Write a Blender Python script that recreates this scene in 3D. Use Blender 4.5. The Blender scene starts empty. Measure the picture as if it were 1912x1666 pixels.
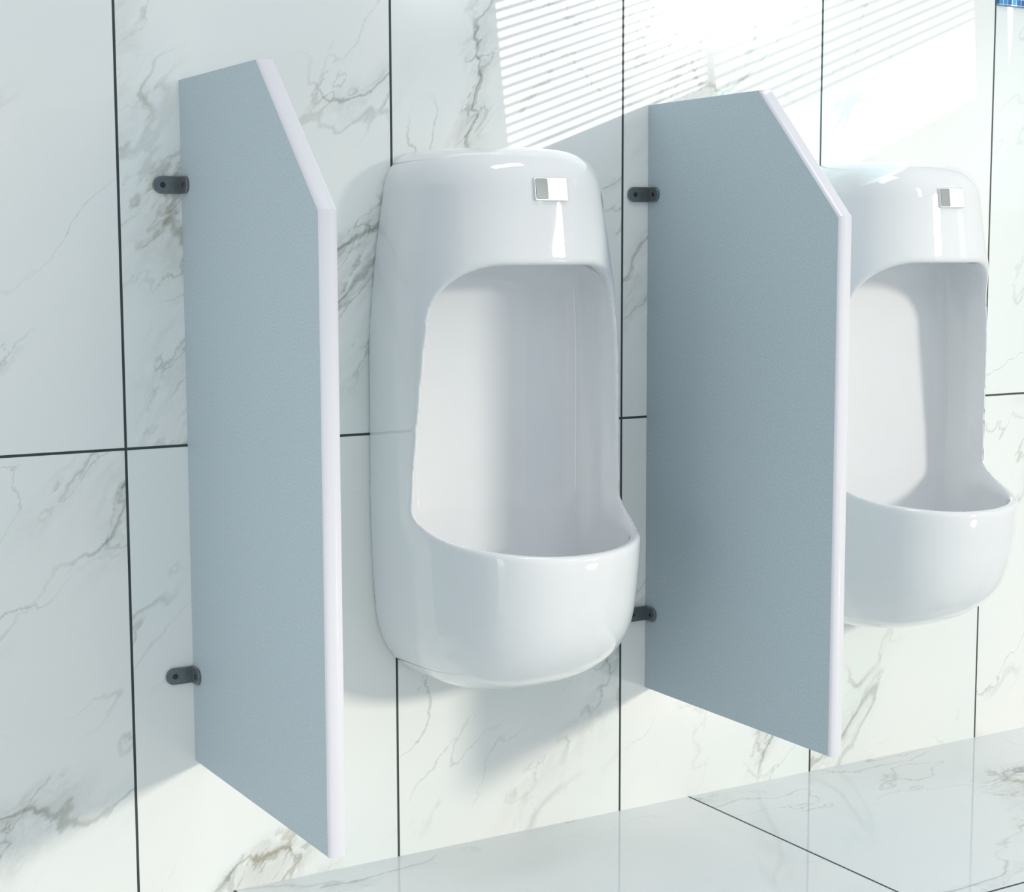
import bpy, bmesh, math, numpy as np
from mathutils import Vector, Matrix
C=bpy.context; COL=C.scene.collection
C.scene.view_settings.view_transform='Standard'
C.scene.view_settings.look='None'
C.scene.view_settings.exposure=0.0

# ------------------------------------------------------------------ camera
f_px,yaw,pit,rol=3119.49,0.53685,0.11304,-0.0027
cpos=Vector((-0.83487,-2.33135,0.74819))
h=Vector((math.sin(yaw),math.cos(yaw),0));R=Vector((math.cos(yaw),-math.sin(yaw),0));Z=Vector((0,0,1))
F=h*math.cos(pit)-Z*math.sin(pit);U=h*math.sin(pit)+Z*math.cos(pit)
R2=R*math.cos(rol)+U*math.sin(rol);U2=U*math.cos(rol)-R*math.sin(rol)
cam=bpy.data.cameras.new('camera');co=bpy.data.objects.new('camera',cam);COL.objects.link(co)
m=Matrix((( R2.x,U2.x,-F.x,cpos.x),(R2.y,U2.y,-F.y,cpos.y),(R2.z,U2.z,-F.z,cpos.z),(0,0,0,1)))
co.matrix_world=m
cam.sensor_fit='HORIZONTAL';cam.sensor_width=36;cam.lens=f_px/1912*36;cam.clip_start=.05
C.scene.camera=co

# ------------------------------------------------------------------ node helpers
def newmat(n):
    mt=bpy.data.materials.new(n);mt.use_nodes=True
    nt=mt.node_tree;return mt,nt,nt.nodes['Principled BSDF']
def mth(nt,op,a,b=None,c=None,clamp=False):
    n=nt.nodes.new('ShaderNodeMath');n.operation=op;n.use_clamp=clamp
    for i,v in enumerate((a,b,c)):
        if v is None:continue
        if isinstance(v,(int,float)):n.inputs[i].default_value=v
        else:nt.links.new(v,n.inputs[i])
    return n.outputs[0]
def mix(nt,fac,a,b):
    n=nt.nodes.new('ShaderNodeMix');n.data_type='RGBA'
    for s,v in ((n.inputs[0],fac),(n.inputs[6],a),(n.inputs[7],b)):
        if isinstance(v,(int,float)):s.default_value=v
        elif isinstance(v,tuple):s.default_value=(*v,1)
        else:nt.links.new(v,s)
    return n.outputs[2]
def maprange(nt,v,a,b,c=0.,d=1.,smooth=True):
    n=nt.nodes.new('ShaderNodeMapRange');n.interpolation_type='SMOOTHSTEP' if smooth else 'LINEAR'
    nt.links.new(v,n.inputs[0])
    for i,q in enumerate((a,b,c,d)):n.inputs[i+1].default_value=q
    return n.outputs[0]
def noise(nt,vec,scale,detail=4,rough=.5,dist=0.):
    n=nt.nodes.new('ShaderNodeTexNoise');n.inputs['Scale'].default_value=scale;n.inputs['Detail'].default_value=detail
    n.inputs['Roughness'].default_value=rough;n.inputs['Distortion'].default_value=dist
    nt.links.new(vec,n.inputs['Vector']);return n
def vmath(nt,op,a,b=None,scale=None):
    n=nt.nodes.new('ShaderNodeVectorMath');n.operation=op
    for i,v in enumerate((a,b)):
        if v is None:continue
        if isinstance(v,tuple):n.inputs[i].default_value=v
        else:nt.links.new(v,n.inputs[i])
    if scale is not None:n.inputs['Scale'].default_value=scale
    return n.outputs[0]
def comb(nt,x,y,z):
    n=nt.nodes.new('ShaderNodeCombineXYZ')
    for i,v in enumerate((x,y,z)):
        if isinstance(v,(int,float)):n.inputs[i].default_value=v
        else:nt.links.new(v,n.inputs[i])
    return n.outputs[0]

def marble(name,axes,offs,pers,gw,base,warm,veinc,rough,amount=1.,ang=50,seed=0.):
    mt,nt,bs=newmat(name)
    tc=nt.nodes.new('ShaderNodeTexCoord');sp=nt.nodes.new('ShaderNodeSeparateXYZ');nt.links.new(tc.outputs['Object'],sp.inputs[0])
    a=sp.outputs[axes[0]];b=sp.outputs[axes[1]]
    g=None;ids=[]
    for v,o,p in ((a,offs[0],pers[0]),(b,offs[1],pers[1])):
        u=mth(nt,'DIVIDE',mth(nt,'SUBTRACT',v,o),p)
        fl=mth(nt,'FLOOR',u);fr=mth(nt,'SUBTRACT',u,fl);ids.append(fl)
        dd=mth(nt,'MULTIPLY',mth(nt,'MINIMUM',fr,mth(nt,'SUBTRACT',1.,fr)),p)
        g=dd if g is None else mth(nt,'MINIMUM',g,dd)
    grout=maprange(nt,g,gw*.45,gw*.62,1.,0.)
    wn=nt.nodes.new('ShaderNodeTexWhiteNoise');wn.noise_dimensions='3D'
    nt.links.new(comb(nt,ids[0],ids[1],seed),wn.inputs['Vector'])
    off=vmath(nt,'SCALE',wn.outputs['Color'],scale=9.)
    mp=nt.nodes.new('ShaderNodeMapping');mp.inputs['Rotation'].default_value=(0,0,math.radians(-ang))
    nt.links.new(comb(nt,a,b,0.),mp.inputs['Vector'])
    q=vmath(nt,'ADD',vmath(nt,'MULTIPLY',mp.outputs[0],(.75,1.6,1.)),off)
    w1=noise(nt,q,2.6,3,.5);wv=vmath(nt,'SCALE',vmath(nt,'SUBTRACT',w1.outputs['Color'],(.5,.5,.5)),scale=.45)
    q1=vmath(nt,'ADD',q,wv)
    w2=noise(nt,q,16.,5,.6);wv2=vmath(nt,'SCALE',vmath(nt,'SUBTRACT',w2.outputs['Color'],(.5,.5,.5)),scale=.085)
    q2=vmath(nt,'ADD',q1,wv2)
    def ridge(scale,wid,det=1,dx=0.):
        n=noise(nt,vmath(nt,'ADD',q2,(dx,dx*.7,3.1*dx)),scale,det,.5)
        d=mth(nt,'ABSOLUTE',mth(nt,'SUBTRACT',n.outputs[0],.5))
        return maprange(nt,d,0.,wid,1.,0.)
    mn=noise(nt,vmath(nt,'ADD',q,(3.3,1.7,.4)),2.0,2,.5).outputs[0]
    mask=maprange(nt,mn,.46,.62)
    mask2=maprange(nt,noise(nt,vmath(nt,'ADD',q,(5.,2.,1.)),2.6,2,.5).outputs[0],.47,.61)
    broad=mth(nt,'MULTIPLY',ridge(1.7,.08,1),mask)
    thin=mth(nt,'MULTIPLY',ridge(1.7,.009,1),maprange(nt,mn,.42,.54))
    thin2=mth(nt,'MULTIPLY',ridge(4.0,.010,1,4.2),mask2)
    thin3=mth(nt,'MULTIPLY',ridge(9.,.025,2,7.7),mth(nt,'MULTIPLY',mask,maprange(nt,broad,0.,.5)))
    fine=maprange(nt,noise(nt,q2,22.,5,.7).outputs[0],.3,.72)
    tot=mth(nt,'ADD',mth(nt,'MULTIPLY',mth(nt,'MULTIPLY',broad,fine),.44),mth(nt,'ADD',mth(nt,'MULTIPLY',thin,.5),mth(nt,'ADD',mth(nt,'MULTIPLY',thin2,.40),mth(nt,'MULTIPLY',thin3,.40))))
    tot=mth(nt,'MULTIPLY',tot,amount,clamp=True)
    cloud=maprange(nt,noise(nt,q1,1.6,3,.5).outputs[0],.35,.7)
    basec=mix(nt,cloud,base,warm)
    hue=mix(nt,maprange(nt,noise(nt,q,6.,2,.5).outputs[0],.4,.6),veinc,(.40,.385,.32))
    col=mix(nt,tot,basec,hue)
    col=mix(nt,grout,col,(.035,.05,.05))
    nt.links.new(col,bs.inputs['Base Color'])
    rr=mth(nt,'ADD',mth(nt,'MULTIPLY',grout,.5),rough);nt.links.new(rr,bs.inputs['Roughness'])
    bp=nt.nodes.new('ShaderNodeBump');bp.inputs['Strength'].default_value=.5;bp.inputs['Distance'].default_value=.002
    nt.links.new(mth(nt,'SUBTRACT',1.,grout),bp.inputs['Height']);nt.links.new(bp.outputs[0],bs.inputs['Normal'])
    return mt
M_wall=marble('marble_wall',(0,2),(-.0925,.4747),(.4307,.8614),.0037,(.82,.865,.86),(.865,.88,.865),(.32,.36,.34),.12,1.05,48,0.)
M_floor=marble('marble_floor',(0,1),(.918,-.60),(.8614,.8614),.0042,(.76,.81,.83),(.81,.84,.85),(.33,.37,.38),.05,1.1,8,5.)

def simple(name,col,rough,metal=0.,coat=0.,spec=.5,speckle=0.,bump=0.,sscale=900.):
    mt,nt,bs=newmat(name)
    tc=nt.nodes.new('ShaderNodeTexCoord')
    n=noise(nt,tc.outputs['Object'],sscale,2,.6)
    c=mix(nt,maprange(nt,n.outputs[0],.3,.7),tuple(x*(1-speckle) for x in col),tuple(min(1,x*(1+speckle)) for x in col))
    nt.links.new(c,bs.inputs['Base Color'])
    bs.inputs['Roughness'].default_value=rough;bs.inputs['Metallic'].default_value=metal
    bs.inputs['Coat Weight'].default_value=coat;bs.inputs['Coat Roughness'].default_value=.02
    bs.inputs['Specular IOR Level'].default_value=spec
    if bump:
        bp=nt.nodes.new('ShaderNodeBump');bp.inputs['Strength'].default_value=bump;bp.inputs['Distance'].default_value=.0005
        nt.links.new(n.outputs[0],bp.inputs['Height']);nt.links.new(bp.outputs[0],bs.inputs['Normal'])
    return mt
M_cer=simple('white_ceramic',(.82,.84,.865),.03,coat=.8,speckle=.004,sscale=30)
M_panel=simple('blue_grey_laminate',(.47,.56,.61),.5,speckle=.10,bump=.15,spec=.25,sscale=420)
M_trim=simple('white_edge_band',(.78,.78,.835),.22,speckle=.01)
M_brk=simple('dark_steel',(.19,.22,.23),.3,metal=.7,speckle=.1,sscale=300)
M_screw=simple('screw_steel',(.06,.07,.08),.3,metal=.9)
M_chrome=simple('chrome',(.86,.88,.89),.12,metal=1.)
M_sens=simple('dark_sensor_glass',(.30,.33,.33),.12,metal=.7,coat=.6)
M_frame=simple('white_window_frame',(.8,.82,.84),.5)

def obj(name,me,parent=None,mat=None,smooth=False):
    o=bpy.data.objects.new(name,me);COL.objects.link(o)
    if mat:me.materials.append(mat)
    if parent:o.parent=parent
    if smooth:
        for p in me.polygons:p.use_smooth=True
    return o
def box_bm(bm,x0,x1,y0,y1,z0,z1):
    vs=[bm.verts.new((x,y,z)) for x in(x0,x1) for y in(y0,y1) for z in(z0,z1)]
    for q in ((0,1,3,2),(4,6,7,5),(0,4,5,1),(2,3,7,6),(0,2,6,4),(1,5,7,3)):bm.faces.new([vs[i] for i in q])
def mesh_bm(bm,name):
    bmesh.ops.recalc_face_normals(bm,faces=bm.faces[:])
    me=bpy.data.meshes.new(name);bm.to_mesh(me);bm.free();return me
def boxobj(name,x0,x1,y0,y1,z0,z1,mat,parent=None,bev=0.):
    bm=bmesh.new();box_bm(bm,x0,x1,y0,y1,z0,z1)
    if bev:bmesh.ops.bevel(bm,geom=bm.edges[:],offset=bev,segments=3,affect='EDGES',profile=.5)
    return obj(name,mesh_bm(bm,name),parent,mat)
def prism(name,poly,axis,a,b,mat,parent=None,bev=0.,seg=2):
    bm=bmesh.new()
    def P(u,v,t):return (t,u,v) if axis==0 else (u,t,v)
    A=[bm.verts.new(P(u,v,a)) for u,v in poly];B=[bm.verts.new(P(u,v,b)) for u,v in poly]
    bm.faces.new(A);bm.faces.new(B[::-1]);n=len(poly)
    for i in range(n):bm.faces.new((A[i],B[i],B[(i+1)%n],A[(i+1)%n]))
    bmesh.ops.recalc_face_normals(bm,faces=bm.faces[:])
    if bev:
        es=[e for e in bm.edges if len(e.link_faces)==2 and e.calc_face_angle()>.6]
        bmesh.ops.bevel(bm,geom=es,offset=bev,segments=seg,affect='EDGES',profile=.5)
    return obj(name,mesh_bm(bm,name),parent,mat)

ZF=-.21329
# ------------------------------------------------------------------ structure
w=boxobj('wall_back',-2.2,3.6,0,.12,ZF,2.5,M_wall);w['kind']='structure'
fl=boxobj('floor',-3.2,4.2,-4.4,.12,ZF-.1,ZF,M_floor);fl['kind']='structure'
mt,nt,bs=newmat('blue_mosaic')
tc=nt.nodes.new('ShaderNodeTexCoord');br=nt.nodes.new('ShaderNodeTexBrick')
sp=nt.nodes.new('ShaderNodeSeparateXYZ');nt.links.new(tc.outputs['Object'],sp.inputs[0])
nt.links.new(comb(nt,sp.outputs[0],sp.outputs[2],0.),br.inputs['Vector'])
br.offset=0;br.inputs['Scale'].default_value=1.;br.inputs['Brick Width'].default_value=.012;br.inputs['Row Height'].default_value=.012;br.inputs['Mortar Size'].default_value=.0008
br.inputs['Color1'].default_value=(.01,.09,.35,1);br.inputs['Color2'].default_value=(.02,.25,.6,1);br.inputs['Mortar'].default_value=(.5,.7,.75,1)
nt.links.new(br.outputs[0],bs.inputs['Base Color']);bs.inputs['Roughness'].default_value=.15
t=boxobj('trim_1',1.633,3.6,-.006,0,1.2225,1.31,mt,bev=.001);t['kind']='structure'

# ------------------------------------------------------------------ partitions
D,D1,HF,TH,S=.48116,.29727,.8055,.0238,.82097
def partition(X,label):
    e=bpy.data.objects.new('urinal_partition',None);COL.objects.link(e);e.location=(X,0,0);e.empty_display_size=.1
    e['label']=label;e['category']='partition';e['group']='blue-grey urinal partitions'
    tr=.006
    L=math.hypot(D-D1,1-HF);n=((1-HF)/L,(D-D1)/L)
    def slant_at_d(dv,off):
        return 1-(dv-D1)*(1-HF)/(D-D1)-off*math.hypot(1,(1-HF)/(D-D1))
    def slant_at_z(zv,off):
        k=(1-HF)/(D-D1);return D1+(1-zv-off*math.hypot(1,k))/k
    poly=[(0,0),(D-tr,0),(D-tr,slant_at_d(D-tr,tr)),(slant_at_z(1,tr),1),(0,1)]
    prism('panel',[(-d,z) for d,z in poly],0,0,TH,M_panel,e,bev=.0006,seg=1)
    prof=[]
    N=14
    for i in range(N+1):
        a=math.pi*i/N;prof.append((TH/2-TH/2*math.cos(a)*1.02, tr*(math.sin(a)**.75)))
    path=[((D-tr,0),(1,0)),((D-tr,slant_at_d(D-tr,tr)),None),((slant_at_z(1,tr),1),n)]
    b=Vector((1,0))+Vector(n);b=b/ (1+Vector((1,0)).dot(Vector(n)))
    path[1]=(path[1][0],(b.x,b.y))
    t=Vector((D1-D,1-HF)).normalized()
    bm=bmesh.new();rings=[]
    for k,((pd,pz),nn) in enumerate(path):
        ring=[]
        for x,hh in prof:
            dd,zz=pd+nn[0]*hh,pz+nn[1]*hh
            if k==2:
                s=(1-zz)/t.y;dd+=t.x*s;zz=1
            ring.append(bm.verts.new((x,-dd,zz)))
        rings.append(ring)
    for r0,r1 in zip(rings,rings[1:]):
        for i in range(N):
            f=bm.faces.new((r0[i],r0[i+1],r1[i+1],r1[i]));f.smooth=True
        bm.faces.new((r0[N],r0[0],r1[0],r1[N]))
    bm.faces.new(rings[0]);bm.faces.new(rings[-1][::-1])
    for r in rings:
        for i in range(N):
            ed=bm.edges.get((r[i],r[i+1]))
            if ed:ed.smooth=False
    o=obj('edge_band',mesh_bm(bm,'edge_band'),e,M_trim);o['label']='white rounded edge band'
    for zb in (.851,.133):
        hh=.0125
        def stadium(L0,L1,sgn):
            pts=[(L0,-hh),(L0,hh)]
            cxx=L1-sgn*hh
            for i in range(13):
                a=math.pi/2-math.pi*i/12
                pts.append((cxx+sgn*hh*math.cos(a),hh*math.sin(a)))
            return pts
        bm=bmesh.new()
        def ext(poly,fn0,fn1):
            A=[bm.verts.new(fn0(*p)) for p in poly];B=[bm.verts.new(fn1(*p)) for p in poly]
            bm.faces.new(A);bm.faces.new(B[::-1])
            for i in range(len(poly)):bm.faces.new((A[i],B[i],B[(i+1)%len(poly)],A[(i+1)%len(poly)]))
        ext(stadium(-.0005,-.043,-1),lambda u,v:(u,-.0005,zb+v),lambda u,v:(u,-.0045,zb+v))
        ext(stadium(.0005,.034,1),lambda u,v:(-.0042,-u,zb+v),lambda u,v:(-.0002,-u,zb+v))
        bmesh.ops.recalc_face_normals(bm,faces=bm.faces[:])
        es=[ed for ed in bm.edges if len(ed.link_faces)==2 and ed.calc_face_angle()>.9]
        bmesh.ops.bevel(bm,geom=es,offset=.001,segments=2,affect='EDGES',profile=.5)
        bo=obj('mounting_bracket',mesh_bm(bm,'mounting_bracket'),e,M_brk);bo['label']='dark steel angle bracket'
        for kind in (0,1):
            bm=bmesh.new()
            bmesh.ops.create_cone(bm,cap_ends=True,segments=20,radius1=.0042,radius2=.0032,depth=.0016)
            if kind==0:
                bmesh.ops.rotate(bm,verts=bm.verts,matrix=Matrix.Rotation(math.pi/2,3,'X'));bmesh.ops.translate(bm,verts=bm.verts,vec=(-.029,-.0052,zb))
            else:
                bmesh.ops.rotate(bm,verts=bm.verts,matrix=Matrix.Rotation(-math.pi/2,3,'Y'));bmesh.ops.translate(bm,verts=bm.verts,vec=(-.0049,-.022,zb))
            obj('screw',mesh_bm(bm,'screw'),bo,M_screw)
    return e
partition(0,'blue-grey urinal partition beside bare marble wall')
partition(S,'blue-grey urinal partition between two white urinals')

# ------------------------------------------------------------------ urinal implicit surface
ZT=np.linspace(-.1,1.1,1201)
def table(zs,vs,sig):
    t=np.interp(ZT,zs,vs);k=np.arange(-120,121)/1000.;g=np.exp(-.5*(k/sig)**2);g/=g.sum()
    return np.convolve(np.pad(t,120,mode='edge'),g,'valid')
Wt=table([-.1,.09,.2,.35,.62,.74,.86,.93],[.160,.174,.194,.200,.199,.188,.170,.162],.025)
Pt=table([-.1,.09,.14,.2,.31,.36,.45,.55,.70,.82,.92],[.22,.240,.275,.300,.316,.300,.262,.240,.220,.206,.195],.024)
Ot=table([-.1,.3,.4,.6,.72,.9],[.189,.189,.185,.171,.158,.14],.03)
def smax(a,b,k):
    hh=np.maximum(k-np.abs(a-b),0)/k;return np.maximum(a,b)+hh*hh*k*.25
def smin(a,b,k):return -smax(-a,-b,k)
def sell(x,d,w,p,n):
    dd=np.maximum(d,0)
    r=((np.abs(x)/w)**n+(dd/p)**n)**(1/n);return (r-1)*np.minimum(w,p)
def field(x,d,z):
    w=np.interp(z,ZT,Wt);p=np.interp(z,ZT,Pt);wo=np.interp(z,ZT,Ot)
    body=sell(x,d,w,p,2.5)
    body=smax(body,z-(.914-.10*d*d-.25*x*x),.060)
    body=smax(body,(.075+.15*x*x)-z+0.10*(np.abs(d-.12))**1.5,.105)
    cav=sell(x,d,w-.0155,p-.017,2.5)
    cav=smax(cav,.92*(np.abs(x)-(.132+.48*d)),.018)   # slanted inner cheeks
    cav=smax(cav,.040-d,.018)
    cav=smax(cav,.150-z,.12)
    cav=smax(cav,z-.740,.05)
    op=smax(smax(np.abs(x)-wo,z-.735,.09),(.314+.50*x*x)-z,.045)
    op=smax(op,.10-d,.03)
    both=smin(smax(cav,np.abs(x)-wo-.008,.025),op,.012)
    fz=smax(body,-both,.009)
    return smax(fz,-d,.004)
def urinal_mesh():
    st=.0042
    xs=np.arange(-.225,.2251,st);ds=np.arange(-.0135,.36,st);zs=np.arange(.04,.95,st)
    Xg,Dg,Zg=np.meshgrid(xs,ds,zs,indexing='ij')
    Fv=field(Xg,Dg,Zg)
    ins=Fv<0
    nx,ny,nz=Fv.shape
    acc=np.zeros((nx-1,ny-1,nz-1,3));cnt=np.zeros((nx-1,ny-1,nz-1))
    corners=[(i,j,k) for i in(0,1) for j in(0,1) for k in(0,1)]
    def sl(c):return (slice(c[0],nx-1+c[0]),slice(c[1],ny-1+c[1]),slice(c[2],nz-1+c[2]))
    for a in corners:
        for ax in range(3):
            if a[ax]==0:
                b=list(a);b[ax]=1;b=tuple(b)
                fa=Fv[sl(a)];fb=Fv[sl(b)];s=(fa<0)!=(fb<0)
                t=np.where(s,fa/np.where(s,fa-fb,1),0)
                for q in range(3):
                    v=a[q]+(t if q==ax else 0.)
                    acc[...,q]+=np.where(s,v,0)
                cnt+=s
    act=cnt>0;idx=-np.ones(act.shape,int);ii=np.argwhere(act);idx[act]=np.arange(len(ii))
    P=acc[act]/cnt[act][:,None]+ii
    P=P*st+np.array([xs[0],ds[0],zs[0]])
    faces=[]
    for ax in range(3):
        a=[slice(0,n) for n in Fv.shape];b=list(a);a[ax]=slice(0,-1);b[ax]=slice(1,None)
        s=ins[tuple(a)]!=ins[tuple(b)];e=np.argwhere(s);fl=ins[tuple(a)][s]
        o1,o2=[(1,2),(2,0),(0,1)][ax]
        ok=(e[:,o1]>0)&(e[:,o2]>0);e=e[ok];fl=fl[ok]
        def g(d1,d2):
            c=e.copy();c[:,o1]-=d1;c[:,o2]-=d2;return idx[c[:,0],c[:,1],c[:,2]]
        q=np.stack([g(1,1),g(0,1),g(0,0),g(1,0)],1)
        q=np.where(fl[:,None],q,q[:,::-1]);faces.append(q)
    Q=np.concatenate(faces)
    eps=5e-4
    for it in range(5):
        v=field(P[:,0],P[:,1],P[:,2]);G=np.zeros_like(P)
        for q in range(3):
            A=P.copy();B=P.copy();A[:,q]+=eps;B[:,q]-=eps
            G[:,q]=(field(*A.T)-field(*B.T))/(2*eps)
        n2=np.maximum((G**2).sum(1),.05)
        stp=(v/n2)[:,None]*G
        ln=np.linalg.norm(stp,axis=1,keepdims=True);stp*=np.minimum(1,.003/np.maximum(ln,1e-9))
        P=P-stp
    V=np.stack([P[:,0],-P[:,1],P[:,2]],1);Q=Q[:,::-1]
    V[:,1]=np.minimum(V[:,1],0)
    me=bpy.data.meshes.new('ceramic_body')
    me.from_pydata(V.tolist(),[],Q.tolist());me.update()
    bm=bmesh.new();bm.from_mesh(me);bmesh.ops.recalc_face_normals(bm,faces=bm.faces[:]);bm.to_mesh(me);bm.free()
    for p in me.polygons:p.use_smooth=True
    return me
ume=urinal_mesh();ume.materials.append(M_cer)
def surf_d(x,z):
    ds=np.linspace(.4,.05,3000);v=field(np.full_like(ds,x),ds,np.full_like(ds,z));return ds[np.argmax(v<0)]
def urinal(xc,label):
    e=bpy.data.objects.new('urinal',None);COL.objects.link(e);e.location=(xc,0,0)
    e['label']=label;e['category']='urinal';e['group']='white wall-hung urinals'
    b=bpy.data.objects.new('ceramic_body',ume);COL.objects.link(b);b.parent=e
    zc=.847
    d0=surf_d(0,zc);dt=surf_d(0,zc+.016);db=surf_d(0,zc-.016)
    tilt=math.atan2(db-dt,.032)
    def place(o):
        o.location=(.006,-d0,zc);o.rotation_euler=(-tilt,0,0)
    wp,hp=.029,.0175
    def rr(w,hh,r):
        pts=[]
        for cx,cz,a0 in ((w-r,hh-r,0),(-w+r,hh-r,90),(-w+r,-hh+r,180),(w-r,-hh+r,270)):
            for i in range(5):
                a=math.radians(a0+90*i/4);pts.append((cx+r*math.cos(a),cz+r*math.sin(a)))
        return pts
    p=prism('sensor_plate',rr(wp,hp,.003),1,.006,-.0035,M_chrome,e,bev=.001);place(p);p['label']='small chrome flush sensor plate'
    s=prism('sensor_window',[(x-.0165,z) for x,z in rr(.0105,.0155,.002)],1,-.003,-.0042,M_sens,p,bev=.0004)
    return e
urinal(.493,'white ceramic wall-hung urinal between the two partitions')
urinal(.493+S,'white ceramic wall-hung urinal partly behind a partition')

# ------------------------------------------------------------------ added unseen blind gobo for the sun stripes, plus a sun-blocking slab
tgt=Vector((.73,0,1.1));back=Vector((.75,-1,.262)).normalized()
PL=tgt+back*8
XW=4.2
SC=(PL.x-XW)/(PL.x-2.56)
def onwin(X,z):
    W=Vector((X,0,z));t=(XW-PL.x)/(W.x-PL.x);q=PL+(W-PL)*t;return q.y,q.z
ya=onwin(.530,1.05)[0];yb=onwin(.937,1.05)[0];yc=onwin(1.56,1.05)[0]
z_lo=onwin(.7,.945)[1];z_hi=onwin(.7,1.45)[1];z_lo2=onwin(1.3,.92)[1];z_bl2=onwin(1.06,.985)[1]
kA,kB=onwin(.519,1.15),onwin(.543,.922);shear=(kA[0]-kB[0])/(kA[1]-kB[1]);zm=onwin(.53,1.05)[1]
o_=1 if yc>ya else -1
bm=bmesh.new();fw=.34*SC;e_=.0012
def bx(ya_,yb_,z0,z1,t=e_):box_bm(bm,XW-t,XW+t,min(ya_,yb_),max(ya_,yb_),z0,z1)
bx(ya-o_*fw,ya,z_lo2-fw,z_hi+fw)
bx(yc,yc+o_*.1*SC,z_lo2-fw,z_hi+fw)
bx(ya,yc,z_hi,z_hi+fw)
bx(ya,yc,z_lo2-fw,z_lo2)
bx(ya,yb,z_lo2,z_lo)
bx(yb-.0005,yb+o_*.006*SC,z_lo2,z_hi)
zz=z_lo+.003*SC
while zz<z_hi:
    bx(ya,yb,zz,zz+.0038*SC,.0003);zz+=.0090*SC
zz=z_bl2
while zz<z_hi:
    bx(yb,yc,zz,zz+.0045*SC,.0003);zz+=.0132*SC
for v in bm.verts:v.co.y+=shear*(v.co.z-zm)
wo=obj('blind_gobo',mesh_bm(bm,'blind_gobo'),None,M_frame);wo['kind']='structure'  # unseen scaled-down blind, added to shape the spot beam into stripes
mt,nt,bs=newmat('cyan_filter')
tr=nt.nodes.new('ShaderNodeBsdfTransparent');tr.inputs[0].default_value=(.26,.50,.52,1)
nt.links.new(tr.outputs[0],nt.nodes['Material Output'].inputs[0])
bm=bmesh.new()
for x_ in (XW-.0035,):
    vs=[bm.verts.new((x_,y_,z_)) for y_,z_ in ((min(yc,yb),z_lo2),(max(yc,yb),z_lo2),(max(yc,yb),z_hi),(min(yc,yb),z_hi))]
    bm.faces.new(vs)
for v in bm.verts:v.co.y+=shear*(v.co.z-zm)
g=obj('beam_filter',mesh_bm(bm,'beam_filter'),None,mt);g['kind']='structure'  # unseen filter pane, added to dim the beam and tint it cyan
# added unseen lintel slab, keeps the sun off the upper back wall
ex=abs(shear)*(z_hi-z_lo2)
yA=ya-o_*fw*.5;yC=yc+o_*.06*SC
lo,hi=min(yA,yC),max(yA,yC)
ZL=2.15
bm=bmesh.new()
box_bm(bm,XW+.006,XW+.05,-9.,lo,ZL,3.6);box_bm(bm,XW+.006,XW+.05,hi+.05,-1.0,ZL,3.6)
box_bm(bm,XW+.006,XW+.05,lo,hi+.05,z_hi+fw*.5,3.6)
if z_lo2-fw*.5>ZL:box_bm(bm,XW+.006,XW+.05,lo,hi+.05,ZL,z_lo2-fw*.5)
wr=obj('sun_blocker',mesh_bm(bm,'sun_blocker'),None,M_frame);wr['kind']='structure'

def dwin(name,p0,p1,z0,z1,strength,col):
    mt,nt,bs=newmat(name+'_daylight')
    bs.inputs['Base Color'].default_value=(0,0,0,1);bs.inputs['Emission Color'].default_value=(*col,1);bs.inputs['Emission Strength'].default_value=strength
    a=Vector((*p0,0));b=Vector((*p1,0));u=(b-a).normalized();L=(b-a).length
    n=Vector((-u.y,u.x,0))
    if n.dot(Vector((.5,-.2,0))-a)<0:n=-n
    bm=bmesh.new()
    def bar(s0,s1,zA,zB,t0,t1):
        vs=[bm.verts.new(a+u*s+n*t+Vector((0,0,z))) for s in(s0,s1) for t in(t0,t1) for z in(zA,zB)]
        fs=[]
        for q in ((0,1,3,2),(4,6,7,5),(0,4,5,1),(2,3,7,6),(0,2,6,4),(1,5,7,3)):fs.append(bm.faces.new([vs[i] for i in q]))
        return fs
    for f in bar(0,L,z0,z1,-.01,0):f.material_index=1
    for s0,s1,zA,zB in ((-.04,0,z0-.04,z1+.04),(L,L+.04,z0-.04,z1+.04),(0,L,z0-.04,z0),(0,L,z1,z1+.04),(0,L,(z0+z1)/2-.015,(z0+z1)/2+.015)):
        bar(s0,s1,zA,zB,-.01,.03)
    bmesh.ops.recalc_face_normals(bm,faces=bm.faces[:])
    o=obj(name,mesh_bm(bm,name),None,M_frame);o.data.materials.append(mt);o['kind']='structure'
dwin('window_3',(2.05,-3.4),(2.38,-3.4),1.66,2.7,5,(.93,.99,1))
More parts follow.
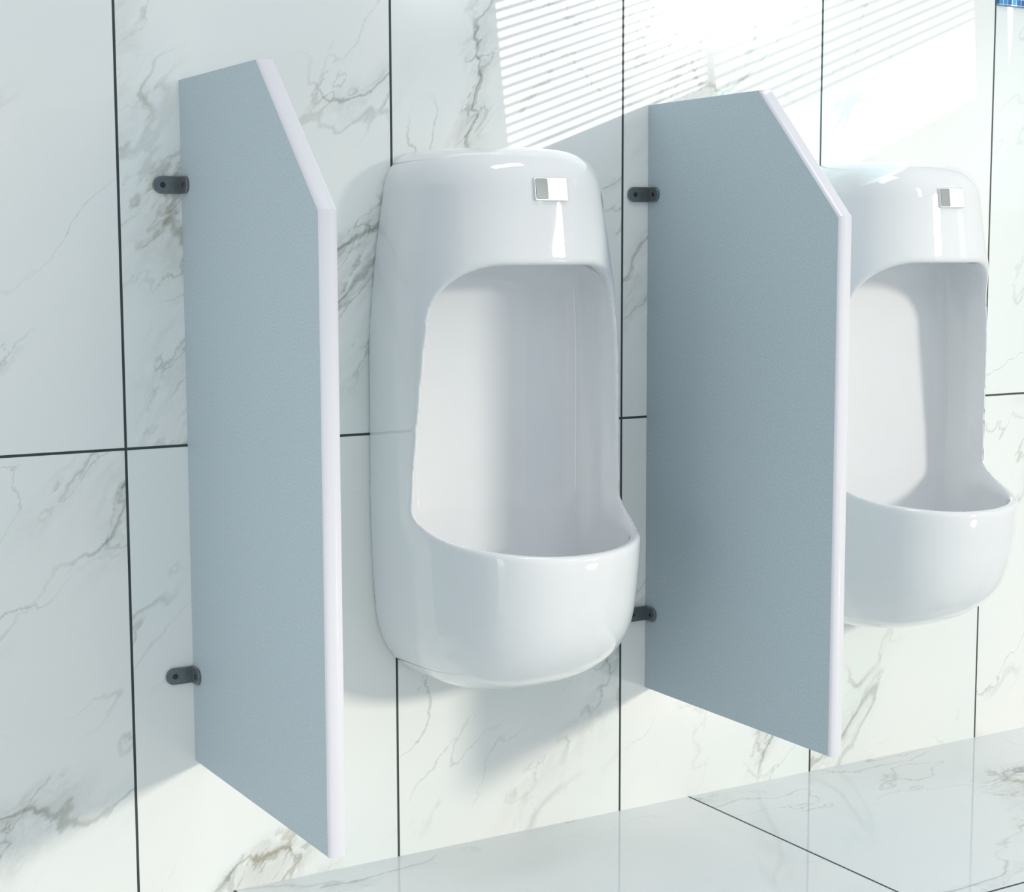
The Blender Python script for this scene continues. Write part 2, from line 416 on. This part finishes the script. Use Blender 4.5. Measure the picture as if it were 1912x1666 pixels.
dwin('window_4',(3.3,-1.75),(3.3,-1.40),.9,2.1,1.8,(.6,.95,1))

sd=bpy.data.lights.new('sun_stripe_spot','SPOT');so=bpy.data.objects.new('sun_stripe_spot',sd);COL.objects.link(so)
so.location=PL;aim=Vector((1.0,0,1.12))
so.rotation_euler=(aim-PL).to_track_quat('-Z','Y').to_euler()
sd.spot_size=math.radians(8.5);sd.spot_blend=0;sd.shadow_soft_size=0.0007;sd.energy=3000;sd.color=(1,.99,.97)  # spot added in place of the sun, shining through the blind

sl=bpy.data.lights.new('sun','SUN');s=bpy.data.objects.new('sun',sl);COL.objects.link(s)
s.rotation_euler=(-back).to_track_quat('-Z','Y').to_euler();s.location=(3,-4,3)
sl.energy=1.6;sl.angle=math.radians(6.5);sl.color=(1,.93,.80)

al=bpy.data.lights.new('overhead_highlight','AREA');a=bpy.data.objects.new('overhead_highlight',al);COL.objects.link(a)
al.shape='RECTANGLE';al.size=1.1;al.size_y=.35;al.energy=8;al.color=(.95,.98,1)  # unseen area light added to give the ceramic soft highlights
a.location=(.7,-1.0,2.7);a.rotation_euler=((Vector((.5,-.3,.4))-a.location).to_track_quat('-Z','Y').to_euler())
al=bpy.data.lights.new('left_fill','AREA');a=bpy.data.objects.new('left_fill',al);COL.objects.link(a)
al.shape='RECTANGLE';al.size=1.4;al.size_y=1.2;al.energy=8;al.color=(.95,.98,1)  # soft fill light added to brighten the partition faces, no real fitting
a.location=(-2.1,-1.4,.2);a.rotation_euler=((Vector((.8,-.3,.1))-a.location).to_track_quat('-Z','Y').to_euler())

# ------------------------------------------------------------------ world
wd=bpy.data.worlds.new('world');C.scene.world=wd;wd.use_nodes=True;nt=wd.node_tree
bg=nt.nodes['Background'];tc=nt.nodes.new('ShaderNodeTexCoord');sp=nt.nodes.new('ShaderNodeSeparateXYZ')
nt.links.new(tc.outputs['Generated'],sp.inputs[0])
col=mix(nt,maprange(nt,sp.outputs[2],-.3,.9),(.80,.84,.87),(.93,.98,1.0))
nt.links.new(col,bg.inputs['Color']);bg.inputs['Strength'].default_value=.73
